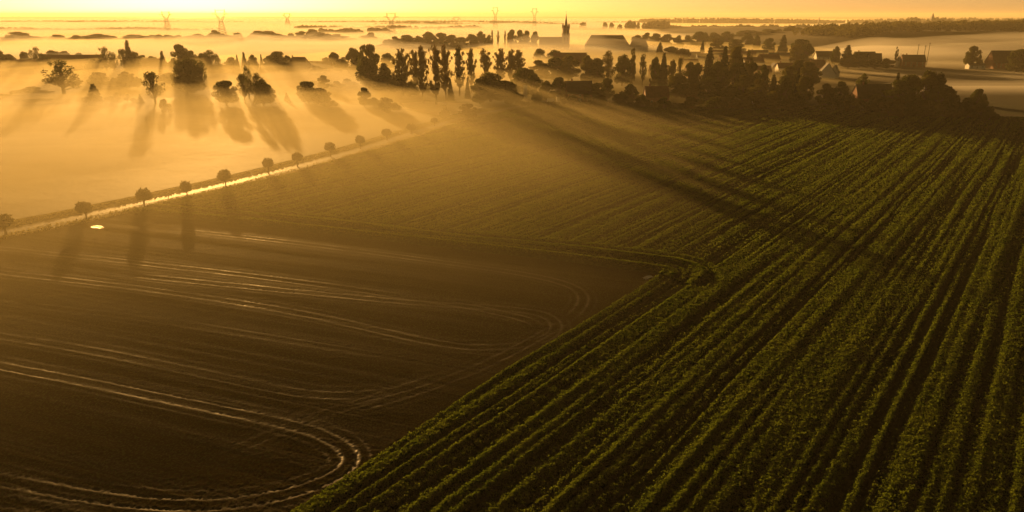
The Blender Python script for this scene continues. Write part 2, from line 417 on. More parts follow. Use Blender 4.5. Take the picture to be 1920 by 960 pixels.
def quads(C, size, rg, up=0.0, stretch=1.0):
    n = len(C); size = np.broadcast_to(np.asarray(size, float), (n,))[:, None]
    a = rg.normal(size=(n, 3)); a[:, 2] += up; a /= np.linalg.norm(a, axis=1)[:, None] + 1e-9
    b_ = np.cross(a, rg.normal(size=(n, 3))); b_ /= np.linalg.norm(b_, axis=1)[:, None] + 1e-9
    a = a * size * 0.5 * stretch; b_ = b_ * size * 0.5
    VV = np.stack([C - a - b_ * .6, C - a * .2 + b_, C + a + b_ * .5, C + a * .3 - b_], 1).reshape(-1, 3)
    return VV, np.arange(4 * n).reshape(n, 4)
# leaves standing out of the nearer crop
nl = 2700000
la = rng.uniform(R(-36), R(44), nl); lr = 50 * (450 / 50) ** (rng.uniform(0, 1, nl) ** 1.1)
ia = np.clip(((la - AZ[0]) / (AZ[1] - AZ[0])).astype(int), 0, na - 2)
ir = np.clip((np.log(lr / 46) / math.log(520 / 46) * (nr - 1)).astype(int), 0, nr - 2)
relh = (Z - (0.32 + .60 * .52))[ia, ir]
ok = crop[ia, ir] & (bd[ia, ir] > 0.35) & (rng.random(nl) < sstep(-0.18, 0.10, relh) * .96 + .02)
la, lr, ia, ir = la[ok], lr[ok], ia[ok], ir[ok]
LC = np.stack([lr * np.sin(la), lr * np.cos(la), Z[ia, ir] + rng.uniform(0.0, 0.20, len(la))], -1)
leafq = quads(LC, rng.uniform(0.08, 0.21, len(LC)) * (0.65 + lr / 170), rng, 0.25)
co = cut('field_crop', cr, M['crop'], extra=leafq)
tag(co, 'dense low green crop growing in long rows across the field', 'crop', kind='stuff')
bo = cut('sown_field', br, M['soil'], attr=trk); bo['kind'] = 'structure'
go = cut('grassland', ~cr & ~br & ~ro, M['meadow']); go['kind'] = 'structure'
rdo = cut('road', ro, M['asphalt']); rdo['kind'] = 'structure'

# grass tufts on the verges (uncountable)
n = 110000
ti = rng.integers(0, na * nr, n * 16); tx, ty, tz = X.ravel()[ti], Y.ravel()[ti], Z.ravel()[ti]
trs = rsd.ravel()[ti]
band = (np.abs(trs + OFFR) < 0.7) | (np.abs(trs - 6.2) < 0.8) | ((trs > 2.8) & (trs < 7) & (rng.random(len(trs)) < .25)) | ((trs < -2.8) & (trs > -7.5) & (rng.random(len(trs)) < .2))
tx, ty, tz = tx[band][:n], ty[band][:n], tz[band][:n]
gq = quads(np.stack([tx, ty, tz + 0.12], -1), rng.uniform(.18, .5, len(tx)), rng, .4, 1.4)
tag(link('grass', mesh_np('grass', gq[0], gq[1], M['grass'])), 'rough pale grass along both road verges', 'grass', kind='stuff')

# pale yard by the bend of the road and bright puddle
def sheet(name, pts, z, mat, kind='structure', nsub=1):
    mb = MB(); mb.poly([(x, y, z) for x, y in pts]); o = mb.build(name, mat); o['kind'] = kind; return o
sheet('gravel_yard', G((752, 194), (800, 191), (870, 194), (905, 203), (865, 212), (835, 219), (795, 212), (760, 204)), 0.28, M['yard'])
def blob(u, v, ru, rv, n=20, seed=1):
    rr_ = random.Random(seed); return G(*[(u + ru * math.cos(2 * math.pi * i / n) * rr_.uniform(.7, 1.15), v + rv * math.sin(2 * math.pi * i / n) * rr_.uniform(.7, 1.15)) for i in range(n)])
zz = 0.13
for (u, v, a, b_, z) in [(182, 426.5, 13, 3.2, zz)]:
    sheet('puddle', blob(u, v, a, b_, seed=int(u)), z, M['water'])
# meadows and fields on the right slope
def patch(name, pts, z, mat): return sheet(name, pts, z, mat)
M['plough'] = simple('grey_tilled_soil', (0.07, 0.06, 0.055), (0.13, 0.11, 0.095), 0.4, 0.8)
M['pasture'] = simple('pasture_grass', (0.05, 0.07, 0.02), (0.10, 0.10, 0.035), 0.03, 0.8)

# ------------------------------------------------------------------ trees
def ellip(n, c, r, rg, shell=0.55):
    d = rg.normal(size=(n, 3)); d /= np.linalg.norm(d, axis=1)[:, None]
    rad = (shell + (1 - shell) * rg.random(n))[:, None]
    return np.array(c) + d * rad * np.array(r)
def limb(mb, p0, p1, r0, r1, rg, bend=0.12):
    p0, p1 = np.array(p0, float), np.array(p1, float); L = np.linalg.norm(p1 - p0)
    mids = [p0 + (p1 - p0) * t_ + rg.normal(size=3) * L * bend * math.sin(math.pi * t_) * .5 for t_ in (0, .35, .7, 1)]
    mb.tube([tuple(x) for x in mids], [r0, r0 * .7 + r1 * .3, r0 * .35 + r1 * .65, r1], 5)
def make_tree(kind, seed):
    """prototype 10 m wide and 10 m tall, scaled when placed; returns (trunk mesh, crown mesh)"""
    rg = np.random.default_rng(seed); tb = MB(); C = []; sz = []
    mat = M['leaf']
    if kind in ('round', 'airy', 'oval'):
        z0 = {'round': 1.3, 'airy': 2.2, 'oval': 2.6}[kind]; nl = {'round': 60, 'airy': 40, 'oval': 44}[kind]
        tb.tube([(0, 0, -.3), (0.1, 0, 2), (rg.normal() * .2, rg.normal() * .2, 5), (0, 0, 7.5)], [.42, .34, .22, .06], 7)
        for i in range(nl):
            t_ = rg.random(); az = rg.uniform(0, 6.28)
            if kind == 'oval': z = z0 + (10 - z0) * t_; rad = 4.2 * math.sin(math.pi * min(1, .12 + .85 * t_)) ** .6
            else: z = z0 + (9.5 - z0) * t_; rad = 4.3 * max(0, 1 - ((z - 4.6) / 5.2) ** 2) ** .68 * (1 if kind == 'airy' else .95)
            rad *= rg.uniform(.55, .95) if i % 4 else rg.uniform(0, .5)
            c = (rad * math.cos(az), rad * math.sin(az), z); s = rg.uniform(.75, 1.5) * (0.85 if kind != 'round' else 1)
            n = int(90 * s * s * (1 if kind == 'round' else .6))
            C.append(ellip(n, c, (s * 1.1, s * 1.1, s * .85), rg)); sz.append(np.full(n, .42 if kind == 'round' else .34))
            limb(tb, (0, 0, min(z * .5, 1.5 + 4 * rg.random())), c, .16, .03, rg)
            if kind != 'round':
                for _ in range(3): limb(tb, c, np.array(c) + rg.normal(size=3) * s * .9, .04, .015, rg)
    elif kind == 'poplar':
        mat = M['leaf_autumn']
        tb.tube([(0, 0, -.3), (0, 0, 3), (.1, 0, 6), (0, 0, 9.9)], [.5, .38, .24, .04], 7)
        prof = lambda t_: 4.3 * max(.05, math.sin(math.pi * min(1, .10 + .84 * t_))) ** .75
        for i in range(60):
            ze = 2.6 + 7.2 * rg.random() ** .8; az = rg.uniform(0, 6.28); rr_ = prof((ze - 2) / 8) * rg.uniform(.35, 1.0)
            e = np.array((rr_ * math.cos(az), rr_ * math.sin(az), ze)); st = np.array((0, 0, max(1.6, ze - rg.uniform(1.8, 3.4))))
            limb(tb, st, e, .13, .03, rg, .08)
            for q_ in range(3):
                c = st + (e - st) * rg.uniform(.25, 1.0); n = int(rg.uniform(10, 34))
                C.append(ellip(n, c, (.85, .85, .42), rg, .1)); sz.append(np.full(n, .36))
    elif kind == 'column':
        tb.tube([(0, 0, -.3), (0, 0, 5), (0, 0, 9)], [.4, .25, .05], 6)
        for i in range(30):
            z = 1.0 + 8.6 * rg.random(); rad = 4.2 * math.sin(math.pi * (0.1 + .8 * (z / 10))) ** .5 * rg.uniform(.3, .85); az = rg.uniform(0, 6.28)
            c = (rad * math.cos(az), rad * math.sin(az), z); C.append(ellip(110, c, (1.5, 1.5, .9), rg)); sz.append(np.full(110, .5))
            limb(tb, (0, 0, z * .6), c, .1, .02, rg)
    elif kind in ('conifer', 'spruce'):
        mat = M['needle']
        tb.tube([(0, 0, -.3), (0, 0, 5), (0, 0, 9.95)], [.45, .25, .03], 6)
        nt_ = 20 if kind == 'spruce' else 15
        for i in range(nt_):
            z = 0.9 + 8.9 * (i / (nt_ - 1)) ** .95; rt = 4.9 * (1 - z / 10.2) ** (.85 if kind == 'spruce' else .62)
            nb = int(5 + 9 * rt / 5)
            for j in range(nb):
                az = 6.28 * (j + rg.random() * .7) / nb; L = rt * rg.uniform(.68, 1.1)
                e = np.array((L * math.cos(az), L * math.sin(az), z - .28 * L + rg.normal() * .1)); st = np.array((0, 0, z + .1))
                limb(tb, st, e, .06, .015, rg, .05)
                n = int(18 + 14 * L); tt = np.sqrt(rg.random(n))[:, None]
                P = st + (e - st) * tt + rg.normal(size=(n, 3)) * np.array((.28, .28, .16)) * (.5 + tt * .7)
                C.append(P); sz.append(np.full(n, .36))
        C.append(ellip(30, (0, 0, 9.7), (.2, .2, .5), rg, 0)); sz.append(np.full(30, .25))
    elif kind == 'pollard':
        # stout trunk with a knuckled head and a ball of upright shoots; modelled 5 m wide, 5.2 m tall, scaled x2
        tb.tube([(0, 0, -.4), (.05, 0, 1.5), (0.05, 0.03, 3.2), (0, 0, 4.3)], [.62, .46, .5, .8], 9)
        for i in range(170):
            zc_ = 1 - 1.62 * (i + .5) / 170; rr_ = math.sqrt(max(0, 1 - zc_ * zc_)); az = i * 2.39996 + rg.normal() * .12
            d = np.array((rr_ * math.cos(az), rr_ * math.sin(az), zc_))
            e = np.array((0, 0, 6.5)) + d * np.array((4.6, 4.6, 3.2)) * rg.uniform(.84, 1.06)
            st = np.array((0, 0, 4.3)) + d * .5
            limb(tb, st, e, .09, .03, rg, .1)
            for q_ in range(2):
                c = st + (e - st) * rg.uniform(.45, 1.0); n = 20
                C.append(ellip(n, c, (.6, .6, .6), rg, .1)); sz.append(np.full(n, .36))
    elif kind == 'bush':
        tb.tube([(0, 0, -.3), (0, 0, 3), (0, 0, 6)], [.3, .2, .05], 5)
        for i in range(24):
            az = rg.uniform(0, 6.28); el = rg.random(); rad = 4.0 * math.sqrt(1 - el * el) * rg.uniform(.5, 1); z = 1.2 + 7 * el * rg.uniform(.6, 1)
            c = (rad * math.cos(az), rad * math.sin(az), z); s = rg.uniform(1.1, 1.9)
            n = int(100 * s * s); C.append(ellip(n, c, (s, s, s), rg)); sz.append(np.full(n, .5))
            limb(tb, (0, 0, .5), c, .1, .02, rg)
    C = np.concatenate(C); sz = np.concatenate(sz); C[:, 2] = np.maximum(C[:, 2], .15)
    VV, FF = quads(C, sz * rg.uniform(.7, 1.3, len(sz)), rg, 0.3)
    cm = mesh_np('crown', VV, FF, mat)
    tm = bpy.data.meshes.new('trunk'); tm.from_pydata(tb.v, [], tb.f); tm.materials.append(M['bark']); tm.update()
    return tm, cm
PROTO = {}
for kd, cnt in (('round', 5), ('airy', 3), ('oval', 3), ('poplar', 4), ('column', 2), ('conifer', 2), ('spruce', 2), ('pollard', 4), ('bush', 3)):
    PROTO[kd] = [make_tree(kd, 100 + 13 * i + len(kd)) for i in range(cnt)]
NAMES = {'round': 'broadleaf_tree', 'airy': 'open_crowned_tree', 'oval': 'broadleaf_tree', 'poplar': 'poplar_tree', 'column': 'columnar_tree', 'conifer': 'conifer_tree', 'spruce': 'spruce_tree', 'pollard': 'pollard_willow', 'bush': 'shrub'}
DESC = {'round': 'rounded dense tree', 'airy': 'open airy tree', 'oval': 'upright oval tree', 'poplar': 'tall wispy poplar', 'column': 'narrow columnar tree', 'conifer': 'dark conifer', 'spruce': 'pointed spruce', 'pollard': 'pollard willow', 'bush': 'low rounded bush'}
ORD = 'first second third fourth fifth sixth seventh eighth ninth tenth eleventh twelfth thirteenth fourteenth fifteenth sixteenth seventeenth eighteenth'.split()
tcount = 0
def plant(kind, x, y, w, h, label, group, z=0.0, mat=None):
    global tcount
    pr = PROTO[kind][tcount % len(PROTO[kind])]; tcount += 1
    o = thing(NAMES[kind], label, 'shrub' if kind == 'bush' else 'tree', (x, y, z), random.uniform(0, 6.28), group)
    o.scale = (w / 10, w / 10, h / 10)
    if kind == 'pollard':
        o.rotation_euler = (R(random.uniform(-4, 4)), R(random.uniform(-4, 4)), o.rotation_euler[2]); o.scale = (o.scale[0] * random.uniform(.92, 1.1), o.scale[1] * random.uniform(.92, 1.12), o.scale[2] * random.uniform(.96, 1.05))
    link('trunk', pr[0], o); link('crown', pr[1], o)
    return o
def grove(phrase, items, zb=0.0):
    """items: (kind, u, v_top, D, width in photo pixels)"""
    items = sorted(items, key=lambda i: i[1]); n = len(items)
    for i, (kd, u, vt, D, w) in enumerate(items):
        x, y = at(u, D); h = max(2.0, z_at(vt, D) - zb); wm = w * math.hypot(x, y) / FPX
        if n == 1: lab = f'{DESC[kd]} {phrase}'
        else:
            pos = 'leftmost' if i == 0 else 'rightmost' if i == n - 1 else ORD[i] + ' from left'
            lab = f'{DESC[kd]}, {pos} {phrase}'
        plant(kd, x, y, wm, h, lab, 'trees ' + phrase, zb)

# pollards along the road
pol = [(12, 441, 400, 42), (163, 412, 374, 36), (271, 390, 353, 36), (353, 374, 336, 29), (424, 352, 316, 31), (504, 325, 294, 30), (558, 312, 284, 27), (620, 293, 266, 28), (676, 279, 253, 25), (726, 263, 240, 25), (771, 251, 231, 25), (815, 236, 220, 20)]
for i, (u, vb, vt, w) in enumerate(pol):
    x, y = ground(u, vb); h = z_at(vt, y); wm = 0.8 * w * math.hypot(x, y) / FPX
    pos = 'leftmost' if i == 0 else 'farthest' if i == len(pol) - 1 else ORD[i] + ' from left'
    plant('pollard', x, y, wm, h, f'pollard willow with ball crown, {pos} of the roadside row', 'pollard willows along the road')
for i, (u, vb, vt, w, dsc) in enumerate([(835, 221, 194, 23, 'egg-shaped clipped tree left of the round one at the road bend'), (877, 224, 195, 38, 'broad round-headed clipped tree at the road bend')]):
    x, y = ground(u, vb); plant('bush' if i == 0 else 'round', x, y, w * math.hypot(x, y) / FPX, z_at(vt, y), dsc, 'clipped trees at the road bend')

grove('in the misty meadow beyond the road', [
    ('airy', 120, 113, 500, 70), ('conifer', 180, 158, 432, 30), ('oval', 292, 138, 440, 46), ('bush', 312, 181, 395, 26),
    ('round', 425, 152, 432, 46), ('oval', 460, 141, 442, 30), ('airy', 468, 123, 465, 26), ('oval', 484, 140, 440, 38), ('round', 494, 152, 432, 44),
    ('round', 507, 160, 438, 26), ('spruce', 538, 174, 455, 12), ('round', 578, 153, 445, 42), ('round', 602, 165, 432, 44), ('bush', 618, 177, 424, 30)])
grove('of the bushes between the conifer and the oval tree', [
    ('bush', 165, 178, 440, 20), ('bush', 206, 178, 446, 22), ('airy', 222, 173, 446, 14), ('airy', 240, 176, 448, 14), ('bush', 255, 182, 446, 20), ('spruce', 264, 177, 442, 14)])
grove('of the hazy thicket at the left edge', [
    ('bush', 3, 180, 480, 34), ('round', 32, 174, 500, 30), ('round', 60, 163, 500, 36), ('bush', 82, 168, 500, 30), ('bush', 72, 188, 452, 60), ('airy', 22, 172, 490, 8)])
grove('of the low hedge trees behind the oval tree', [
    ('round', 190, 136, 540, 38), ('bush', 212, 142, 545, 24), ('round', 240, 136, 540, 40), ('bush', 258, 140, 540, 24), ('bush', 318, 133, 560, 50)])
grove('of the big clump standing in mist', [
    ('oval', 340, 116, 520, 38), ('round', 362, 111, 520, 46), ('oval', 380, 116, 522, 26), ('bush', 352, 132, 500, 56)])
grove('of the tree line beside the long barn roof', [
    ('round', 3, 95, 700, 26), ('round', 22, 102, 700, 24), ('round', 50, 98, 735, 18), ('oval', 72, 90, 720, 28), ('round', 85, 102, 690, 26),
    ('round', 103, 95, 760, 30), ('round', 124, 96, 770, 30), ('bush', 36, 110, 690, 30), ('round', 150, 100, 780, 26), ('bush', 176, 106, 690, 34), ('airy', 201, 88, 690, 36), ('airy', 216, 98, 690, 18)])
grove('of the farmstead trees around the tallest spruce', [
    ('oval', 236, 94, 692, 26), ('spruce', 246, 76, 690, 26), ('round', 257, 98, 690, 24), ('spruce', 308, 96, 695, 20), ('round', 341, 84, 700, 36), ('round', 362, 96, 700, 24),
    ('airy', 394, 94, 692, 42), ('round', 383, 100, 700, 30), ('airy', 412, 108, 690, 20), ('round', 288, 106, 720, 26), ('bush', 326, 110, 690, 30), ('bush', 372, 112, 690, 34), ('round', 270, 104, 740, 22)])
grove('of the ragged trees left of the farmhouse', [
    ('round', 436, 108, 700, 26), ('spruce', 447, 103, 700, 10), ('spruce', 460, 98, 700, 16), ('round', 476, 104, 700, 22), ('spruce', 492, 102, 700, 10),
    ('round', 505, 106, 700, 24), ('round', 522, 97, 690, 40), ('round', 540, 104, 700, 20)])
grove('of the trees right of the hazy farm roofs', [
    ('round', 612, 108, 720, 22), ('round', 627, 98, 720, 26), ('round', 645, 108, 720, 26), ('round', 664, 90, 660, 34), ('round', 727, 101, 730, 34),
    ('round', 607, 142, 530, 24), ('bush', 632, 150, 540, 30), ('bush', 585, 150, 560, 36), ('bush', 655, 146, 560, 34), ('round', 640, 112, 690, 34), ('bush', 598, 120, 660, 40)])
grove('of the tall dark group left of the poplars', [
    ('column', 684, 86, 555, 34), ('column', 698, 85, 560, 36), ('round', 692, 110, 540, 46), ('conifer', 722, 119, 530, 50), ('bush', 742, 140, 510, 50),
    ('round', 684, 165, 425, 28), ('bush', 728, 178, 402, 48), ('bush', 702, 180, 430, 30)])
# poplars
pops = [(756, 90, 475, 30), (779, 93, 500, 20), (793, 86, 440, 24), (818, 82, 434, 26), (836, 83, 455, 24), (862, 86, 480, 22), (884, 91, 500, 18), (909, 90, 525, 22), (938, 90, 550, 24), (958, 92, 560, 18), (972, 94, 560, 24)]
grove('of the poplar row', [('poplar', u, v - 1, D, w * 1.6) for u, v, D, w in pops])
grove('under the poplar row', [
    ('bush', 770, 148, 480, 40), ('bush', 800, 152, 500, 34), ('spruce', 845, 148, 455, 18), ('spruce', 877, 146, 470, 14), ('round', 920, 138, 450, 70), ('round', 900, 148, 440, 44),
    ('round', 948, 152, 445, 54), ('round', 985, 128, 500, 60), ('round', 1000, 138, 480, 40), ('bush', 968, 168, 436, 40), ('bush', 1005, 168, 436, 30)])
grove('of the field-edge clump behind the white panel sign', [
    ('round', 1025, 152, 455, 34), ('round', 1048, 146, 460, 40), ('round', 1075, 152, 455, 40), ('bush', 1100, 158, 450, 40), ('round', 1138, 147, 460, 30),
    ('round', 1118, 156, 450, 34), ('bush', 1160, 166, 430, 40), ('round', 1182, 159, 440, 36), ('bush', 1205, 172, 420, 34), ('bush', 1070, 175, 418, 50), ('bush', 1120, 175, 418, 50)])
grove('of the broad hazy trees below the church', [
    ('round', 1010, 114, 600, 44), ('round', 1040, 107, 600, 50), ('round', 1066, 104, 600, 50), ('round', 1012, 92, 780, 30), ('round', 1040, 95, 760, 40)])
grove('of the mid village trees below the long hall', [
    ('round', 1100, 105, 560, 32), ('round', 1120, 110, 555, 34), ('oval', 1140, 98, 560, 34), ('round', 1166, 105, 560, 38), ('column', 1185, 92, 560, 18), ('oval', 1204, 104, 550, 18),
    ('round', 1226, 108, 540, 24), ('conifer', 1242, 100, 535, 24), ('round', 1258, 114, 540, 20), ('oval', 1273, 111, 530, 18), ('round', 1292, 118, 520, 30)])
grove('of the village trees behind the grey roofs', [
    ('conifer', 1236, 80, 850, 22), ('round', 1258, 87, 850, 40), ('round', 1280, 92, 820, 40), ('conifer', 1316, 76, 950, 12), ('round', 1342, 72, 1000, 34), ('round', 1400, 62, 1150, 26), ('round', 1418, 66, 1100, 16),
    ('round', 1440, 72, 1000, 24), ('conifer', 1466, 66, 950, 24), ('round', 1500, 74, 900, 40), ('round', 1380, 74, 1000, 34)])
grove('of the tall group around the twin conifers', [
    ('conifer', 1326, 89, 520, 32), ('conifer', 1354, 87, 520, 28), ('round', 1374, 88, 540, 34), ('oval', 1399, 97, 525, 22), ('round', 1304, 118, 505, 26), ('round', 1342, 116, 490, 50),
    ('round', 1378, 118, 480, 50), ('round', 1404, 118, 480, 36), ('round', 1428, 123, 490, 26)])
grove('of the thicket below the twin conifers', [
    ('round', 1268, 138, 470, 46), ('bush', 1300, 150, 460, 50), ('round', 1330, 146, 450, 50), ('bush', 1362, 152, 440, 44), ('round', 1392, 142, 450, 44), ('bush', 1300, 176, 415, 50),
    ('bush', 1345, 176, 412, 50), ('bush', 1390, 170, 412, 44), ('bush', 1245, 178, 415, 34)])
grove('of the dark group left of the white gabled house', [
    ('round', 1420, 150, 430, 40), ('conifer', 1446, 140, 432, 26), ('round', 1468, 145, 425, 40), ('spruce', 1492, 128, 470, 18), ('round', 1494, 112, 560, 34), ('round', 1512, 116, 545, 32),
    ('round', 1478, 124, 520, 34), ('round', 1526, 128, 560, 26), ('round', 1505, 146, 450, 40), ('bush', 1440, 165, 408, 46), ('bush', 1488, 168, 404, 50)])
grove('of the big trees above the white gabled house', [
    ('round', 1490, 84, 800, 30), ('round', 1510, 82, 800, 34), ('round', 1565, 88, 800, 18), ('conifer', 1586, 85, 780, 28), ('round', 1610, 98, 750, 36), ('round', 1590, 104, 740, 34), ('bush', 1640, 108, 740, 50), ('bush', 1665, 106, 760, 30)])
grove('of the dark clump around the low farmhouse', [
    ('round', 1545, 158, 420, 38), ('round', 1572, 154, 418, 32), ('airy', 1615, 138, 452, 32), ('spruce', 1676, 137, 442, 22), ('round', 1700, 142, 405, 56), ('round', 1731, 133, 395, 44), ('round', 1750, 140, 394, 36),
    ('round', 1680, 152, 395, 60), ('round', 1760, 160, 388, 50), ('bush', 1640, 168, 398, 50), ('bush', 1600, 170, 402, 44)])
grove('of the low dark trees ending the hedge', [
    ('bush', 1790, 172, 380, 44), ('round', 1827, 168, 385, 30), ('bush', 1815, 178, 376, 40), ('bush', 1838, 182, 372, 40), ('bush', 1856, 196, 366, 30), ('bush', 1770, 178, 376, 44), ('bush', 1720, 176, 380, 60), ('bush', 1670, 180, 384, 60)])
grove('by the far lane on the right', [('column', 1679, 88, 850, 6), ('round', 1820, 87, 760, 26), ('bush', 1836, 98, 760, 10), ('round', 1905, 93, 700, 44), ('bush', 1930, 96, 690, 30)])
# belt behind the church and left of it
its = []
for u, v, w in [(716, 84, 22), (730, 74, 22), (742, 69, 18), (764, 66, 26), (785, 62, 26), (806, 61, 26), (828, 62, 24), (848, 66, 22), (866, 70, 20), (884, 64, 20), (902, 60, 18), (915, 60, 14)]:
    its.append((('round', 'bush')[u % 2], u, v, 1120 + (u % 7) * 6, w * 1.5))
grove('of the dense belt left of the church', its)
grove('of the tall belt beside the church nave', [('poplar', 923, 55, 1120, 7), ('poplar', 934, 57, 1125, 8), ('poplar', 947, 56, 1120, 8), ('round', 960, 56, 1120, 22), ('round', 975, 57, 1130, 20), ('round', 988, 58, 1120, 16), ('round', 1003, 59, 1115, 20), ('poplar', 958, 66, 1060, 8)])
for nm, lst in (('of the far belt at the left edge', [(4, 68, 20), (22, 63, 20), (36, 60, 24), (50, 66, 18), (66, 68, 16), (84, 69, 14), (108, 65, 16), (130, 69, 18), (145, 66, 12), (162, 67, 16), (186, 64, 28), (206, 67, 18)]),
                ('of the far belt behind the tallest spruce', [(232, 68, 18), (252, 65, 24), (270, 67, 18), (288, 66, 16), (300, 65, 14), (316, 63, 26), (334, 64, 18), (352, 65, 22), (372, 64, 18), (388, 62, 20)]),
                ('of the far belt below the big lattice pylon', [(404, 57, 14), (418, 60, 16), (432, 66, 20), (446, 62, 14), (460, 68, 18), (475, 66, 20), (488, 58, 24), (505, 58, 24), (525, 60, 24), (550, 60, 18), (566, 59, 18), (588, 55, 18), (600, 60, 22)]),
                ('of the far belt left of the middle pylon', [(615, 60, 18), (632, 64, 20), (648, 68, 18), (665, 70, 16), (684, 66, 16), (695, 58, 18)])):
    grove(nm, [(('round', 'bush')[u // 3 % 2], u, v, 1480 + (u % 5) * 14, w * 1.7) for u, v, w in lst])
for nm, D0, lst in (('of the misty belt right of the long hall', 1250, [(1195, 66, 16), (1212, 62, 12), (1230, 63, 14), (1250, 64, 16), (1270, 62, 12), (1288, 63, 14), (1310, 60, 18), (1324, 57, 18), (1342, 57, 20), (1362, 60, 20)]),
                    ('of the belt in front of the dark wood', 1500, [(1400, 57, 28), (1420, 56, 24), (1440, 55, 22), (1456, 50, 18), (1475, 44, 22), (1492, 46, 24), (1510, 50, 28), (1530, 54, 20), (1545, 52, 10), (1560, 52, 12), (1575, 58, 20)])):
    grove(nm, [(('round', 'bush')[u // 3 % 2], u, v, D0 + (u % 5) * 20, w * 1.9) for u, v, w in lst])
grove('of the small far trees left of the church spire', [('round', 716, 56, 2600, 12), ('round', 738, 48, 2500, 16), ('round', 748, 50, 2500, 10), ('round', 823, 53, 2400, 10), ('round', 775, 55, 2400, 12)])
grove('of the small far trees right of the church spire', [('round', 1093, 42, 2700, 16), ('round', 1134, 42, 2600, 12), ('round', 1146, 42, 2600, 12), ('round', 1162, 46, 2500, 12)])

# far woods: masses nobody could count
def wood(name, label, pts, depth, hfun, zfun=lambda x, y: 0, n=30000, size=2.2, seed=5, mat='leaf'):
    rg = np.random.default_rng(seed); P = np.array(pts, float); seg = np.hypot(*(P[1:] - P[:-1]).T); cum = np.r_[0, np.cumsum(seg)]
    Lt = cum[-1]; nc = int(Lt / 9 * max(1, depth / 14)); C = []; S_ = []
    per = max(12, n // nc)
    for i in range(nc):
        s = rg.uniform(0, Lt); k_ = min(np.searchsorted(cum, s) - 1, len(seg) - 1); k_ = max(k_, 0); f = (s - cum[k_]) / seg[k_]
        c = P[k_] + (P[k_ + 1] - P[k_]) * f; dv = (P[k_ + 1] - P[k_]) / seg[k_]; c = c + np.array((-dv[1], dv[0])) * rg.uniform(0, depth)
        h = hfun(s / Lt) * rg.uniform(.72, 1.08); z0 = zfun(c[0], c[1]); w = rg.uniform(5, 9)
        e = ellip(per, (c[0], c[1], z0 + h * .55), (w, w, h * .47), rg, .7); C.append(e); S_.append(np.full(per, size))
    C = np.concatenate(C); S_ = np.concatenate(S_)
    VV, FF = quads(C, S_ * rg.uniform(.6, 1.3, len(S_)), rg, .3)
    o = link(name, mesh_np(name, VV, FF, M[mat])); tag(o, label, 'wood', kind='stuff'); return o
def line_at(D, u0, u1, k=6, wig=0.0, seed=0):
    rg = random.Random(seed); return [at(u0 + (u1 - u0) * i / (k - 1), D * (1 + wig * rg.uniform(-1, 1))) for i in range(k)]
# low hill on the right carrying the dark wood
def hill_z(x, y):
    return 24 * sstep(300, 620, x) * sstep(1020, 1250, y) * (1 - .5 * sstep(1700, 2600, y))
hx, hy = np.meshgrid(np.linspace(250, 2200, 60), np.linspace(980, 2700, 50), indexing='ij')
hz = np.asarray(hill_z(hx, hy)) - 0.55
ii = np.arange(hx.size).reshape(hx.shape); hq = np.stack([ii[:-1, :-1], ii[1:, :-1], ii[1:, 1:], ii[:-1, 1:]], -1).reshape(-1, 4)
ho = link('hill', mesh_np('hill', np.stack([hx, hy, hz], -1).reshape(-1, 3), hq, M['farland'], True)); ho['kind'] = 'structure'
wood('woodland', 'long dark wood covering the low hill on the right', [at(1590, 1180), at(1640, 1190), at(1700, 1220), at(1800, 1230), at(1930, 1210), at(2050, 1200)], 160, lambda s: 13 + 6 * s, hill_z, 50000, 2.2, 11)
for i, (D, u0, u1, hh, nm) in enumerate([(2300, -100, 420, 12, 'faint tree belt along the horizon at far left'), (2600, 560, 900, 13, 'faint tree belt behind the middle pylons'), (2000, 600, 730, 14, 'misty copse line left of the middle pylon'),
                                         (3600, 700, 1100, 16, 'hazy ridge of trees behind the church'), (2600, 1172, 1258, 26, 'blocky far wood right of the church'), (2700, 1258, 1400, 12, 'low far wood stretching right of the blocky wood'),
                                         (4500, -200, 1200, 14, 'faintest tree ridge on the horizon, left part'), (4600, 1200, 2300, 26, 'pale ridge of trees on the right horizon'), (2400, 1400, 1520, 18, 'grey wood behind the tallest belt trees'), (3000, 1660, 1800, 32, 'far wooded rise with a tiny steeple')]):
    wood('woodland', nm, line_at(D, u0, u1, 7, .02, i), 40, lambda s, hh=hh: hh * (0.75 + .5 * abs(math.sin(7 * s + i))), n=30000 if D > 4000 else 18000, size=8.0 if D > 4000 else 4.2 if D > 2500 else 2.8, seed=40 + i)

# hedge at the far side of the crop
hp = [(x, y + 3) for x, y in FAR_EDGE[:-2]]
hd = MB()
rg = np.random.default_rng(3); C = []
for (x0, y0), (x1, y1) in zip(hp, hp[1:]):
    n = int(math.hypot(x1 - x0, y1 - y0) * 60); t_ = rg.random(n); hgt = 1.6 + 1.6 * fbm((x0 + (x1 - x0) * t_) / 7, t_ * 0, 71, 3)
    C.append(np.stack([x0 + (x1 - x0) * t_, y0 + (y1 - y0) * t_ + rg.uniform(-1, 1, n), rg.random(n) * hgt], -1))
C = np.concatenate(C); VV, FF = quads(C, rg.uniform(.3, .7, len(C)), rg, .2)
tag(link('hedge', mesh_np('hedge', VV, FF, M['leaf'])), 'long dark hedge along the far edge of the green field', 'hedge')

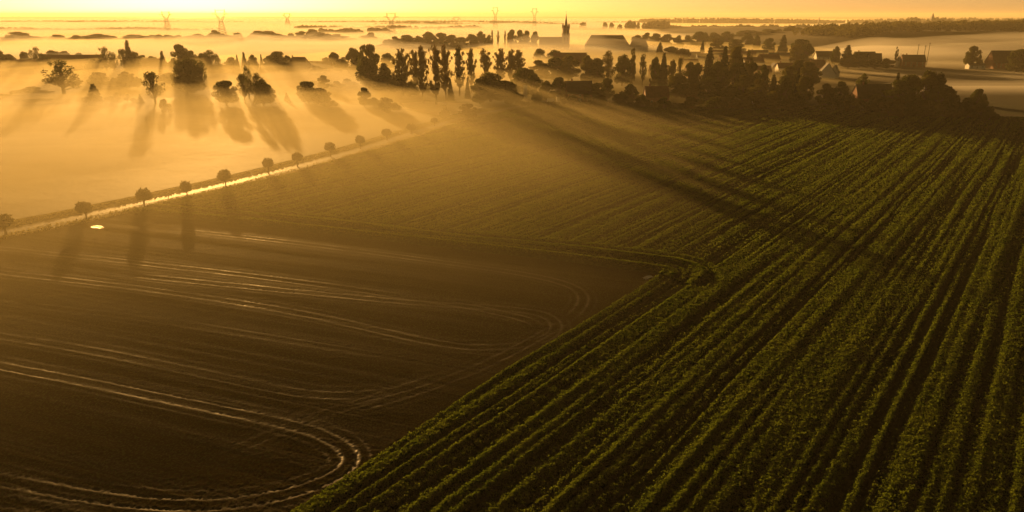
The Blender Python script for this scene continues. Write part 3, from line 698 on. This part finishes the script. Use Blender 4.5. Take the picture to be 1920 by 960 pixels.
# ------------------------------------------------------------------ buildings
def windows(o, xs, y, z, w, h, out=1):
    for x in xs:
        f = MB(); f.box(x - w / 2, x + w / 2, y - .06, y + .06, z, z + h); wn = f.build('window', M['white'], o)
        p = MB(); p.box(x - w / 2 + .1, x + w / 2 - .1, y - .09, y + .09, z + .1, z + h - .1); p.build('pane', M['glass'], wn)
def house(name, label, u, D, L, Wd, eave, ridge, rz=0, wall='brick', roof='roof_dark', chim=1, cat='house', group=None, hip=0.0):
    x, y = at(u, D); o = thing(name, label, cat, (x, y, 0), rz, group)
    a, b_ = L / 2, Wd / 2
    w = MB(); w.hull([(-a, -b_, -.5), (a, -b_, -.5), (a, b_, -.5), (-a, b_, -.5)], [(-a, -b_, eave), (a, -b_, eave), (a, b_, eave), (-a, b_, eave)])
    if not hip:
        for s in (-1, 1):
            x0, x1 = (s * a, s * (a - .3)); w.hull([(x0, -b_, eave + .003), (x0, b_, eave + .003), (x0, 0, ridge - .05)], [(x1, -b_, eave + .003), (x1, b_, eave + .003), (x1, 0, ridge - .05)])
    w.build('wall', M[wall], o)
    r = MB(); ov = .35; hh = hip
    for s in (-1, 1):
        e = [(-a - ov, s * (b_ + ov), eave - .15), (a + ov, s * (b_ + ov), eave - .15), (a + ov - hh, 0, ridge), (-a - ov + hh, 0, ridge)]
        r.hull(e, [(p[0], p[1], p[2] + .22) for p in e])
        if hip:
            e = [(s * (a + ov), -b_ - ov, eave - .15), (s * (a + ov), b_ + ov, eave - .15), (s * (a + ov - hh), 0, ridge - .01)]
            r.hull(e, [(p[0], p[1], p[2] + .2) for p in e])
    ro_ = r.build('roof', M[roof], o)
    for k_ in range(chim):
        cx = (-a * .6, a * .55)[k_ % 2]; c = MB(); c.box(cx - .45, cx + .45, -.35, .35, ridge - .8, ridge + 1.3); c.box(cx - .55, cx + .55, -.45, .45, ridge + 1.3, ridge + 1.45); c.build('chimney', M['brick'], ro_)
    nw = max(1, int(L / 4.5)); xs = [-a + (i + .5) * L / nw for i in range(nw)]
    windows(o, [q_ for q_ in xs if abs(q_) > .8 or nw == 1], -b_, 1.0, 1.1, 1.3)
    if eave > 4.6: windows(o, xs, -b_, 3.4, 1.1, 1.2)
    d = MB(); d.box(-.5, .5, -b_ - .07, -b_ + .05, 0, 2.1); dd = d.build('door', M['wood'], o); k2 = MB(); k2.box(.3, .4, -b_ - .14, -b_ - .07, 1.0, 1.06); k2.build('handle', M['steel'], dd)
    return o
def px2m(p, D): return p * D / FPX
house('long_barn', 'long low barn roof in the mist behind the airy tree', 143, 725, 52, 14, 5, z_at(103, 725), R(8), 'brick', 'roof_red', 0, 'barn')
house('low_barn', 'low barn between the tallest spruce and its small neighbour', 280, 705, 30, 12, 4.5, z_at(110, 705), R(5), 'brick', 'roof_red', 1, 'barn')
house('farmhouse', 'farmhouse with hipped end roof rising from the left mist', 562, 700, 20, 11, 5, z_at(107, 700), R(-10), 'brick', 'roof_red', 1, hip=4)
house('farm_shed', 'low shed roof adjoining the misty farmhouse on its right', 597, 705, 26, 10, 3.6, z_at(115, 705), R(-6), 'brick', 'roof_dark', 0, 'barn')
house('farm_shed', 'low shed roof half hidden left of the rounded misty trees', 415, 690, 22, 9, 3.2, z_at(122, 690), R(4), 'brick', 'roof_red', 0, 'barn')
house('cottage', 'low dark cottage by the left edge tree line', 48, 680, 20, 10, 4, z_at(112, 680), R(6), 'brick', 'roof_red', 1)
# hall
house('long_hall', 'long hall with broad hipped roof right of the church', 1137, 985, 56, 22, 13, z_at(66, 985), R(-4), 'white', 'roof_dark', 0, 'hall', hip=8)
house('hall_annexe', 'smaller hipped annexe at the right end of the long hall', 1196, 990, 24, 13, 11, z_at(73, 990), R(-4), 'white', 'roof_dark', 0, 'hall', hip=4)
house('long_house', 'low long house behind the thicket below the church', 1068, 700, 30, 10, 5, z_at(99, 700) if z_at(99, 700) > 7 else 8, R(-5), 'white', 'roof_red', 0)
house('low_house', 'low house with flat dark roof line at the far field edge', 1229, 440, px2m(42, 440), 9, 4.2, z_at(162, 440), R(3), 'brick', 'roof_red', 1)
house('edge_house', 'dark house between the rounded clumps by the white panel sign', 1085, 452, 15, 9, 5, z_at(152, 452), R(5), 'brick', 'roof_dark', 1)
house('white_house', 'white gabled house with dark roof amid trees on the right', 1549, 630, 10, px2m(26, 640), 3.6, z_at(118, 630), R(90 - 14), 'white', 'roof_dark', 0)
house('white_house', 'small white wing with pale gable right of the gabled house', 1564, 637, 9, 7, 3.2, z_at(122, 637), R(60), 'white', 'roof_dark', 0)
house('white_bungalow', 'long white bungalow above the white gabled house', 1545, 850, 21, 9, 5.5, z_at(96, 850), R(0), 'white', 'roof_dark', 0)
house('white_cottage', 'pale triangular gable among trees right of the twin conifers', 1451, 700, 9, 8, 3, z_at(118, 700), R(88), 'white', 'roof_dark', 0)
house('row_house', 'dark roofed house on the lane right of the wide conifer', 1618, 790, 22, 10, 5.5, z_at(97, 790), R(4), 'brick', 'roof_dark', 1)
house('row_house', 'lower house at the right end of the lane roofs', 1638, 785, 12, 9, 4.5, z_at(100, 785), R(-8), 'white', 'roof_dark', 0)
house('lane_house', 'white ended lane house beside the telegraph poles', 1709, 765, 22, 11, 5.2, z_at(103, 765), R(-6), 'brick', 'roof_dark', 1)
house('gable_house', 'tall white gable wall at the left end of the lane house', 1688, 772, 9, 7, 5.5, z_at(101, 772), R(80), 'white', 'roof_dark', 0)
house('dark_barn', 'big dark barn at the right edge beyond the meadow', 1880, 750, px2m(52, 780), 15, 5, z_at(95, 750), R(3), 'brick', 'roof_dark', 0, 'barn')
house('garden_house', 'low pale outbuilding behind the round tree near the barn', 1828, 742, 16, 7, 3.0, 4.8, R(0), 'white', 'roof_dark', 0)
house('farmhouse', 'low farmhouse roof in front of the dark clump on the right', 1632, 432, px2m(66, 432), 10, 4.5, z_at(158, 432), R(4), 'brick', 'roof_dark', 1)
# village roofs showing through the haze, a handful of rows
vill = [(1120, 640, 16), (1170, 660, 14), (1290, 740, 18), (1330, 860, 30), (1285, 900, 34), (1365, 800, 20), (1410, 760, 22), (1440, 820, 24), (1385, 690, 16), (1425, 640, 16), (1470, 680, 14), (1395, 900, 26), (1460, 880, 24), (1235, 640, 16), (1530, 720, 14), (1350, 930, 28), (1420, 940, 24), (1300, 640, 14)]
vill.sort()
for i, (u, D, L) in enumerate(vill):
    house('village_house', f'hazy brick village house, {ORD[i]} from left of the roofs right of the church', u, D, L, 9, 4.6, 8.4 + (i % 3) * .6, R(random.uniform(-25, 25)), 'white' if i % 5 == 1 else 'brick', 'roof_red' if i % 3 else 'roof_dark', 1, group='hazy village houses')

# church
cx, cyy = at(1060, 1050)
ch = thing('church', 'gothic church with slender dark spire above the misty village', 'church', (cx, cyy, 0), R(4))
tw = MB(); H1 = z_at(53, 1050); tw.box(-4.3, 4.3, -4.3, 4.3, -.5, H1)
for sx in (-1, 1):
    for sy in (-1, 1): tw.box(sx * 4.3 - .55, sx * 4.3 + .55, sy * 4.3 - .55, sy * 4.3 + .55, -.5, H1 * .8)
two = tw.build('tower', M['stone'], ch)
cn = MB(); cn.box(-4.6, 4.6, -4.6, 4.6, H1 - .9, H1 + .25); cn.build('cornice', M['stone'], two)
for sx in (-1, 1):
    for f_ in (0, 1):
        w_ = MB()
        if f_ == 0: w_.box(sx * 1.8 - .8, sx * 1.8 + .8, -4.45, -4.25, H1 - 9, H1 - 2.5)
        else: w_.box(sx * 1.8 - .6, sx * 1.8 + .6, -4.42, -4.25, H1 - 17, H1 - 12)
        w_.build('louvre_opening', M['glass'], two)
for sx in (-1, 1):
    for sy in (-1, 1):
        p = MB(); p.box(sx * 4.1 - .8, sx * 4.1 + .8, sy * 4.1 - .8, sy * 4.1 + .8, H1 + .25, H1 + 2.6)
        p.hull([(sx * 4.1 - .9, sy * 4.1 - .9, H1 + 2.6), (sx * 4.1 + .9, sy * 4.1 - .9, H1 + 2.6), (sx * 4.1 + .9, sy * 4.1 + .9, H1 + 2.6), (sx * 4.1 - .9, sy * 4.1 + .9, H1 + 2.6)],
               [(sx * 4.1 + a_ * .06, sy * 4.1 + b_ * .06, H1 + 6.8) for a_, b_ in ((-1, -1), (1, -1), (1, 1), (-1, 1))]); p.build('pinnacle', M['stone'], ch)
tip = z_at(25, 1050)
sp = MB(); oc = lambda r_, z_: [(r_ * math.cos(math.pi / 8 + i * math.pi / 4), r_ * math.sin(math.pi / 8 + i * math.pi / 4), z_) for i in range(8)]
sp.hull(oc(3.5, H1 + .25), oc(2.2, H1 + 5.0)); sp.hull(oc(2.2, H1 + 5.0), oc(.12, tip)); spo = sp.build('spire', M['roof_dark'], ch)
c = MB(); c.box(-.1, .1, -.1, .1, tip - .3, tip + 3.4); c.box(-.7, .7, -.08, .08, tip + 2.0, tip + 2.25); c.build('cross', M['steel'], spo)
nr_ = z_at(69.5, 1050)
nv = MB(); nv.box(-36, -4.6, -6.5, 6.5, -.5, 10.5)
for i in range(7): nv.box(-35 + i * 4.9, -34.2 + i * 4.9, -7.6, -6.5, -.5, 8.5)
nv.hull([(-36, -6.5, 10.5), (-36, 6.5, 10.5), (-36, 0, nr_ - .1)], [(-35.6, -6.5, 10.5), (-35.6, 6.5, 10.5), (-35.6, 0, nr_ - .1)])
nvo = nv.build('nave', M['stone'], ch)
rf = MB()
for s in (-1, 1):
    e = [(-36.4, s * 7.0, 10.2), (-4.6, s * 7.0, 10.2), (-4.6, 0, nr_), (-36.4, 0, nr_)]; rf.hull(e, [(p[0], p[1], p[2] + .25) for p in e])
rf.build('nave_roof', M['roof_dark'], ch)
for i in range(6):
    w_ = MB(); w_.box(-33.2 + i * 4.9, -31.4 + i * 4.9, -6.62, -6.45, 3, 8); w_.build('window', M['glass'], nvo)

# pylons
def pylon(label, u, D, H, Wd):
    x, y = at(u, D); o = thing('lattice_pylon', label, 'pylon', (x, y, 0), R(random.uniform(-12, 12)), 'lattice power pylons')
    r = .38 * max(1, D / 1700); a, hw = Wd * .17, Wd / 2
    b = MB(); z1, z2 = H * .62, H
    for sx in (-1, 1):
        for sy in (-1, 1): b.tube([(sx * a * 1.6, sy * a * 1.4, -.5), (sx * a * .55, sy * a * .5, z1)], [r, r], 4)
    k = 7
    for i in range(k):
        t0, t1 = i / k, (i + 1) / k; A = [a * 1.6 + (a * .55 - a * 1.6) * t for t in (t0, t1)]
        for s in (-1, 1):
            b.tube([(-A[0], s * A[0] * .9, z1 * t0), (A[1], s * A[1] * .9, z1 * t1)], [r * .6] * 2, 4); b.tube([(A[0], s * A[0] * .9, z1 * t0), (-A[1], s * A[1] * .9, z1 * t1)], [r * .6] * 2, 4)
    b.build('body', M['steel'], o)
    f = MB(); zc = H * .86
    for s in (-1, 1):
        for q_ in (-.8, .8):
            f.tube([(s * a * .5, q_, z1), (s * hw * .62, q_, zc), (s * hw * .55, q_, z2)], [r] * 3, 4); f.tube([(s * a * .1, q_, z1 + 1), (s * hw * .45, q_, zc), (s * hw * .55, q_, z2)], [r * .8] * 3, 4)
        for i in range(4): f.tube([(s * (a * .4 + (hw * .5 - a * .4) * i / 4), -.8, z1 + (zc - z1) * i / 4), (s * (a * .7 + (hw * .5 - a * .4) * (i + 1) / 4), .8, z1 + (zc - z1) * (i + 1) / 4)], [r * .5] * 2, 4)
    f.build('fork', M['steel'], o)
    c = MB(); c.tube([(-hw * .6, 0, z2), (hw * .6, 0, z2)], [r] * 2, 4); c.tube([(-hw * .6, 0, z2 - 1.6), (hw * .6, 0, z2 - 1.6)], [r * .7] * 2, 4)
    for s in (-1, 1): c.tube([(s * hw * .55, 0, z2), (s * hw * .6, 0, z2 + 2.2)], [r * .8] * 2, 4)
    c.build('crossbeam', M['steel'], o)
    for s in (-1, 1):
        m_ = MB(); m_.tube([(s * hw * .6, 0, zc + .5), (s * hw, 0, zc + .2)], [r, r * .6], 4); m_.tube([(s * hw * .6, 0, zc - 1.6), (s * hw, 0, zc + .2)], [r * .7] * 2, 4); m_.build('arm', M['steel'], o)
        n_ = MB(); n_.tube([(s * hw * .96, 0, zc + .1), (s * hw * .96, 0, zc - 3)], [r * .6] * 2, 5); n_.build('insulator', M['glass'], o)
for lab, u, D, vt, w in [('large lattice pylon above the far belt on the left', 418, 1750, 17, 28), ('lattice pylon standing above the belt left of the church', 735, 1900, 23.5, 27), ('faint lattice pylon between the spruce and the large pylon', 315, 2500, 21, 22),
                         ('small faint pylon at the edge of the brightest sky', 540, 3400, 24, 18), ('small hazy pylon over the dense belt', 856, 2900, 31, 16), ('slender pylon left of the pair near the church', 929, 2700, 13, 15), ('slender pylon nearest the church spire', 1002, 2700, 15, 14)]:
    pylon(lab, u, D, z_at(vt, D) - 2, px2m(w, D))
# telegraph poles
for lab, u, D, vt in [('thin telegraph pole left of the two stronger poles', 1717, 800, 83), ('telegraph pole directly beside the lane house', 1729, 760, 85), ('tallest telegraph pole right of the lane house', 1737, 790, 80)]:
    x, y = at(u, D); H = z_at(vt, D); o = thing('telegraph_pole', lab, 'pole', (x, y, 0), 0, 'telegraph poles by the lane')
    b = MB(); b.tube([(0, 0, -.5), (0, 0, H)], [.3, .22], 8); b.build('shaft', M['wood'], o)
    b = MB(); b.box(-1.1, 1.1, -.1, .1, H - .9, H - .65); b.build('crossarm', M['wood'], o)
# far steeples and masts
for lab, u, D, vt, w in [('tiny hazy steeple on the right horizon', 1745, 3050, 24, 14), ('tiny mast like tower on the hazy horizon left of the dark wood', 1534, 3300, 32, 6), ('faint steeple left of the big lattice pylon', 218, 2350, 55, 5)]:
    x, y = at(u, D); H = z_at(vt, D); o = thing('steeple', lab, 'tower', (x, y, 0)); k = w / 2
    b = MB(); b.box(-k, k, -k, k, -.5, H * .6); b.build('tower', M['stone'], o)
    b = MB(); b.hull([(-k, -k, H * .6), (k, -k, H * .6), (k, k, H * .6), (-k, k, H * .6)], [(-.3, -.3, H), (.3, -.3, H), (.3, .3, H), (-.3, .3, H)]); b.build('spire', M['roof_dark'], o)
# white panel sign
x, y = ground(985, 190); o = thing('panel_sign', 'tall narrow white panel sign at the road bend', 'sign', (x, y, 0))
zt, zb_ = z_at(160, y), z_at(183, y)
b = MB(); b.box(-1.15, 1.15, -.12, .12, zb_, zt); b.build('panel', M['white'], o)
b = MB(); b.box(-1.0, -.8, -.1, .1, -.3, zb_); b.box(.8, 1.0, -.1, .1, -.3, zb_); b.build('post', M['steel'], o)
# small white vans and panels at the field edge
def van(label, u, v, rz):
    x, y = ground(u, v); o = thing('parked_van', label, 'van', (x, y, 0.1), rz, 'white vans parked behind the hedge')
    b = MB(); b.hull([(-2.4, -.95, .45), (2.5, -.95, .45), (2.5, .95, .45), (-2.4, .95, .45)], [(-2.35, -.85, 2.3), (1.3, -.85, 2.3), (1.3, .85, 2.3), (-2.35, .85, 2.3)]); b.build('body', M['paint'], o)
    b = MB(); b.box(1.15, 1.9, -.7, .7, 1.55, 2.0); b.build('windscreen', M['glass'], o)
    for sx in (-1.5, 1.6):
        for sy in (-.9, .9):
            w_ = MB(); w_.tube([(sx, sy - .12, .35), (sx, sy + .12, .35)], [.36, .36], 12); w_.build('wheel', M['rubber'], o)
for i, (u, v, rz) in enumerate([(1033, 192, .1), (1087, 192.5, 1.4), (1236, 194, 1.5)]):
    van(['white van below the small white gable at the hedge', 'white van end on between the field edge bushes', 'white van end on below the flat roofed low house'][i], u, v, rz)
for lab, u, D, w, z0, h in [('upright white garden shed among the field edge bushes', 1046, 437, 2, 2, 3), ('white hut under the dark group left of the farmhouse', 1405, 445, 3, 0, 2.4), ('small pale hut in front of the low farmhouse', 1618, 410, 2.4, 0, 2.6), ('bright white hut within the thicket', 1451, 560, 3, 0, 3)]:
    x, y = at(u, D - 6); o = thing('garden_hut', lab, 'hut', (x, y, 0)); b = MB(); b.box(-w / 2, w / 2, -1, 1, -.2, z0 + h); b.build('wall', M['white'], o)
    b = MB(); b.hull([(-w / 2 - .2, -1.2, z0 + h), (w / 2 + .2, -1.2, z0 + h), (w / 2 + .2, 1.2, z0 + h), (-w / 2 - .2, 1.2, z0 + h)], [(-w / 2 - .2, -.05, z0 + h + .9), (w / 2 + .2, -.05, z0 + h + .9), (w / 2 + .2, .05, z0 + h + .9), (-w / 2 - .2, .05, z0 + h + .9)]); b.build('roof', M['roof_dark'], o)
# roadside marker posts
for i, (u, v) in enumerate([(316, 369), (592, 300), (649, 281), (750, 255)]):
    x, y = ground(u, v); o = thing('marker_post', f'small marker post beside the road, {["leftmost", "second from left", "third from left", "rightmost"][i]} of four', 'post', (x, y, 0), 0, 'roadside marker posts')
    b = MB(); b.tube([(0, 0, -.2), (0, 0, 1.5)], [.1, .09], 8); b.build('shaft', M['wood'], o); b = MB(); b.box(-.14, .14, -.13, .13, 1.2, 1.42); b.build('reflector', M['white'], o)
# scraps of plastic sheet at the corner of the sown field
for lab, u, v, s in [('larger white plastic scrap lying at the corner of the brown field', 1215, 523, 1.1), ('small white plastic scrap by the tip of the crop edge', 1257, 519.5, .55)]:
    x, y = ground(u, v); rg = np.random.default_rng(int(u)); n = 9
    gx, gy = np.meshgrid(np.linspace(-s, s, n), np.linspace(-s * .5, s * .5, n), indexing='ij'); gz_ = .25 + .25 * rg.random((n, n)) + (.3 if u > 1240 else 0)
    ii = np.arange(n * n).reshape(n, n); fq = np.stack([ii[:-1, :-1], ii[1:, :-1], ii[1:, 1:], ii[:-1, 1:]], -1).reshape(-1, 4)
    o = link('plastic_scrap', mesh_np('plastic_scrap', np.stack([gx + rg.normal(size=(n, n)) * .06, gy + rg.normal(size=(n, n)) * .06, gz_], -1).reshape(-1, 3), fq, M['plastic']))
    o.location = (x, y, 0); o.rotation_euler = (0, 0, .5); tag(o, lab, 'litter')

# ------------------------------------------------------------------ haze and ground mist
hb = MB(); hb.box(-17000, 17000, -500, 20000, -1.7, 84)
h = hb.build('haze', volmat('haze_air', **HAZE)); h['kind'] = 'stuff'; h['label'] = 'thin golden morning haze over the whole plain'; h['category'] = 'haze'
def mist_sheet(name, label, fn, vol, r0, r1, na_=150, nr_=170, az=50):
    A = np.linspace(R(-az), R(az), na_); Rr = r0 * (r1 / r0) ** np.linspace(0, 1, nr_)
    a, r = np.meshgrid(A, Rr, indexing='ij'); x = r * np.sin(a); y = r * np.cos(a)
    z = fn(x, y, a, r); z[0, :] = z[-1, :] = z[:, 0] = z[:, -1] = -0.9
    top = np.stack([x, y, np.maximum(z, -0.9)], -1).reshape(-1, 3); bot = top.copy(); bot[:, 2] = -1.2; n = len(top)
    ii = np.arange(n).reshape(na_, nr_); f = np.stack([ii[:-1, :-1], ii[1:, :-1], ii[1:, 1:], ii[:-1, 1:]], -1).reshape(-1, 4)
    loop = np.concatenate([ii[:, 0], ii[-1, 1:], ii[-2::-1, -1], ii[0, -2:0:-1]]); l2 = np.roll(loop, -1)
    side = np.stack([loop, loop + n, l2 + n, l2], -1)
    o = link(name, mesh_np(name, np.concatenate([top, bot]), np.concatenate([f, (f + n)[:, ::-1], side]), volmat(name, **vol), True))
    o['kind'] = 'stuff'; o['label'] = label; o['category'] = 'mist'; return o
def veil_z(x, y, a, r):
    left = sstep(R(28), R(-9), a)
    n_ = fbm(x / 90, y / 160, 81, 3)
    zz_ = 13.0 * sstep(50, 210, r) * (0.0 + 1.0 * left) + 3 * sstep(600, 1200, r) + 10 * sstep(430, 620, r) * sstep(R(30), R(6), a) * (1 - left)
    zz_ = zz_ * (1 - .45 * sstep(720, 1020, r - 380 * sstep(R(-6), R(2), a)))
    return zz_ * (0.6 + .8 * n_) - 1.0
mist_sheet('mist_veil', 'thin mist hanging over the left fields and far plain', veil_z, VEIL, 70, 12000)
def mist_z(x, y, a, r):
    rdm, rsm, _ = pl_dist(x, y, ROAD); s_ = rdm * rsm
    left = sstep(15, 105, s_ + 50 * (fbm(x / 40, y / 25, 98, 3) - .5)) * sstep(190, 300, r) * sstep(R(16), R(2), a)
    far = sstep(620, 900, r)
    n_ = fbm(x / 60, y / 45, 91, 4); n2 = fbm(x / 240, y / 120, 95, 3)
    h_ = (left * (2.2 + 9.0 * (n_ - .38)) * (0.55 + .9 * n2)) + far * (2.6 + 6 * (n2 - .4)) * sstep(R(50), R(-5), a) * .8 + 3 * far * (n2 - .35)
    h_ = h_ + left * 2.6 * (fbm(x / 34, y / 8.0, 97, 4) - .5) * sstep(200, 260, r)
    h_ = h_ + 3.2 * np.exp(-((y - 525) / 26) ** 2) * sstep(R(24), R(28), a)
    h_ = h_ + 9.0 * sstep(850, 960, y) * sstep(1180, 1050, y) * sstep(R(20), R(26), a) * (.5 + n2)
    h_ = h_ + 8.5 * np.exp(-((y - 915) / 60) ** 2) * sstep(R(-5), R(3), a) * sstep(R(17), R(10), a) * (.7 + .6 * n_)
    return h_ - 0.9
MID = dict(MIST); MID['density'] = 0.0042
mist_sheet('ground_mist', 'soft upper layer of mist drifting over the pooled fog', lambda x, y, a, r: (mist_z(x + 13, y - 9, a, r) + .9) * 2.1 - .95, MID, 175, 9100, 190, 240)
mist_sheet('ground_mist', 'dense pale mist pooled low on the fields', mist_z, MIST, 180, 9000, 230, 300)
print('objects', len(bpy.data.objects))
for o_ in bpy.data.objects:
    if 'label' in o_ and len(o_['label'].split()) > 16: print('LONG', o_['label'])
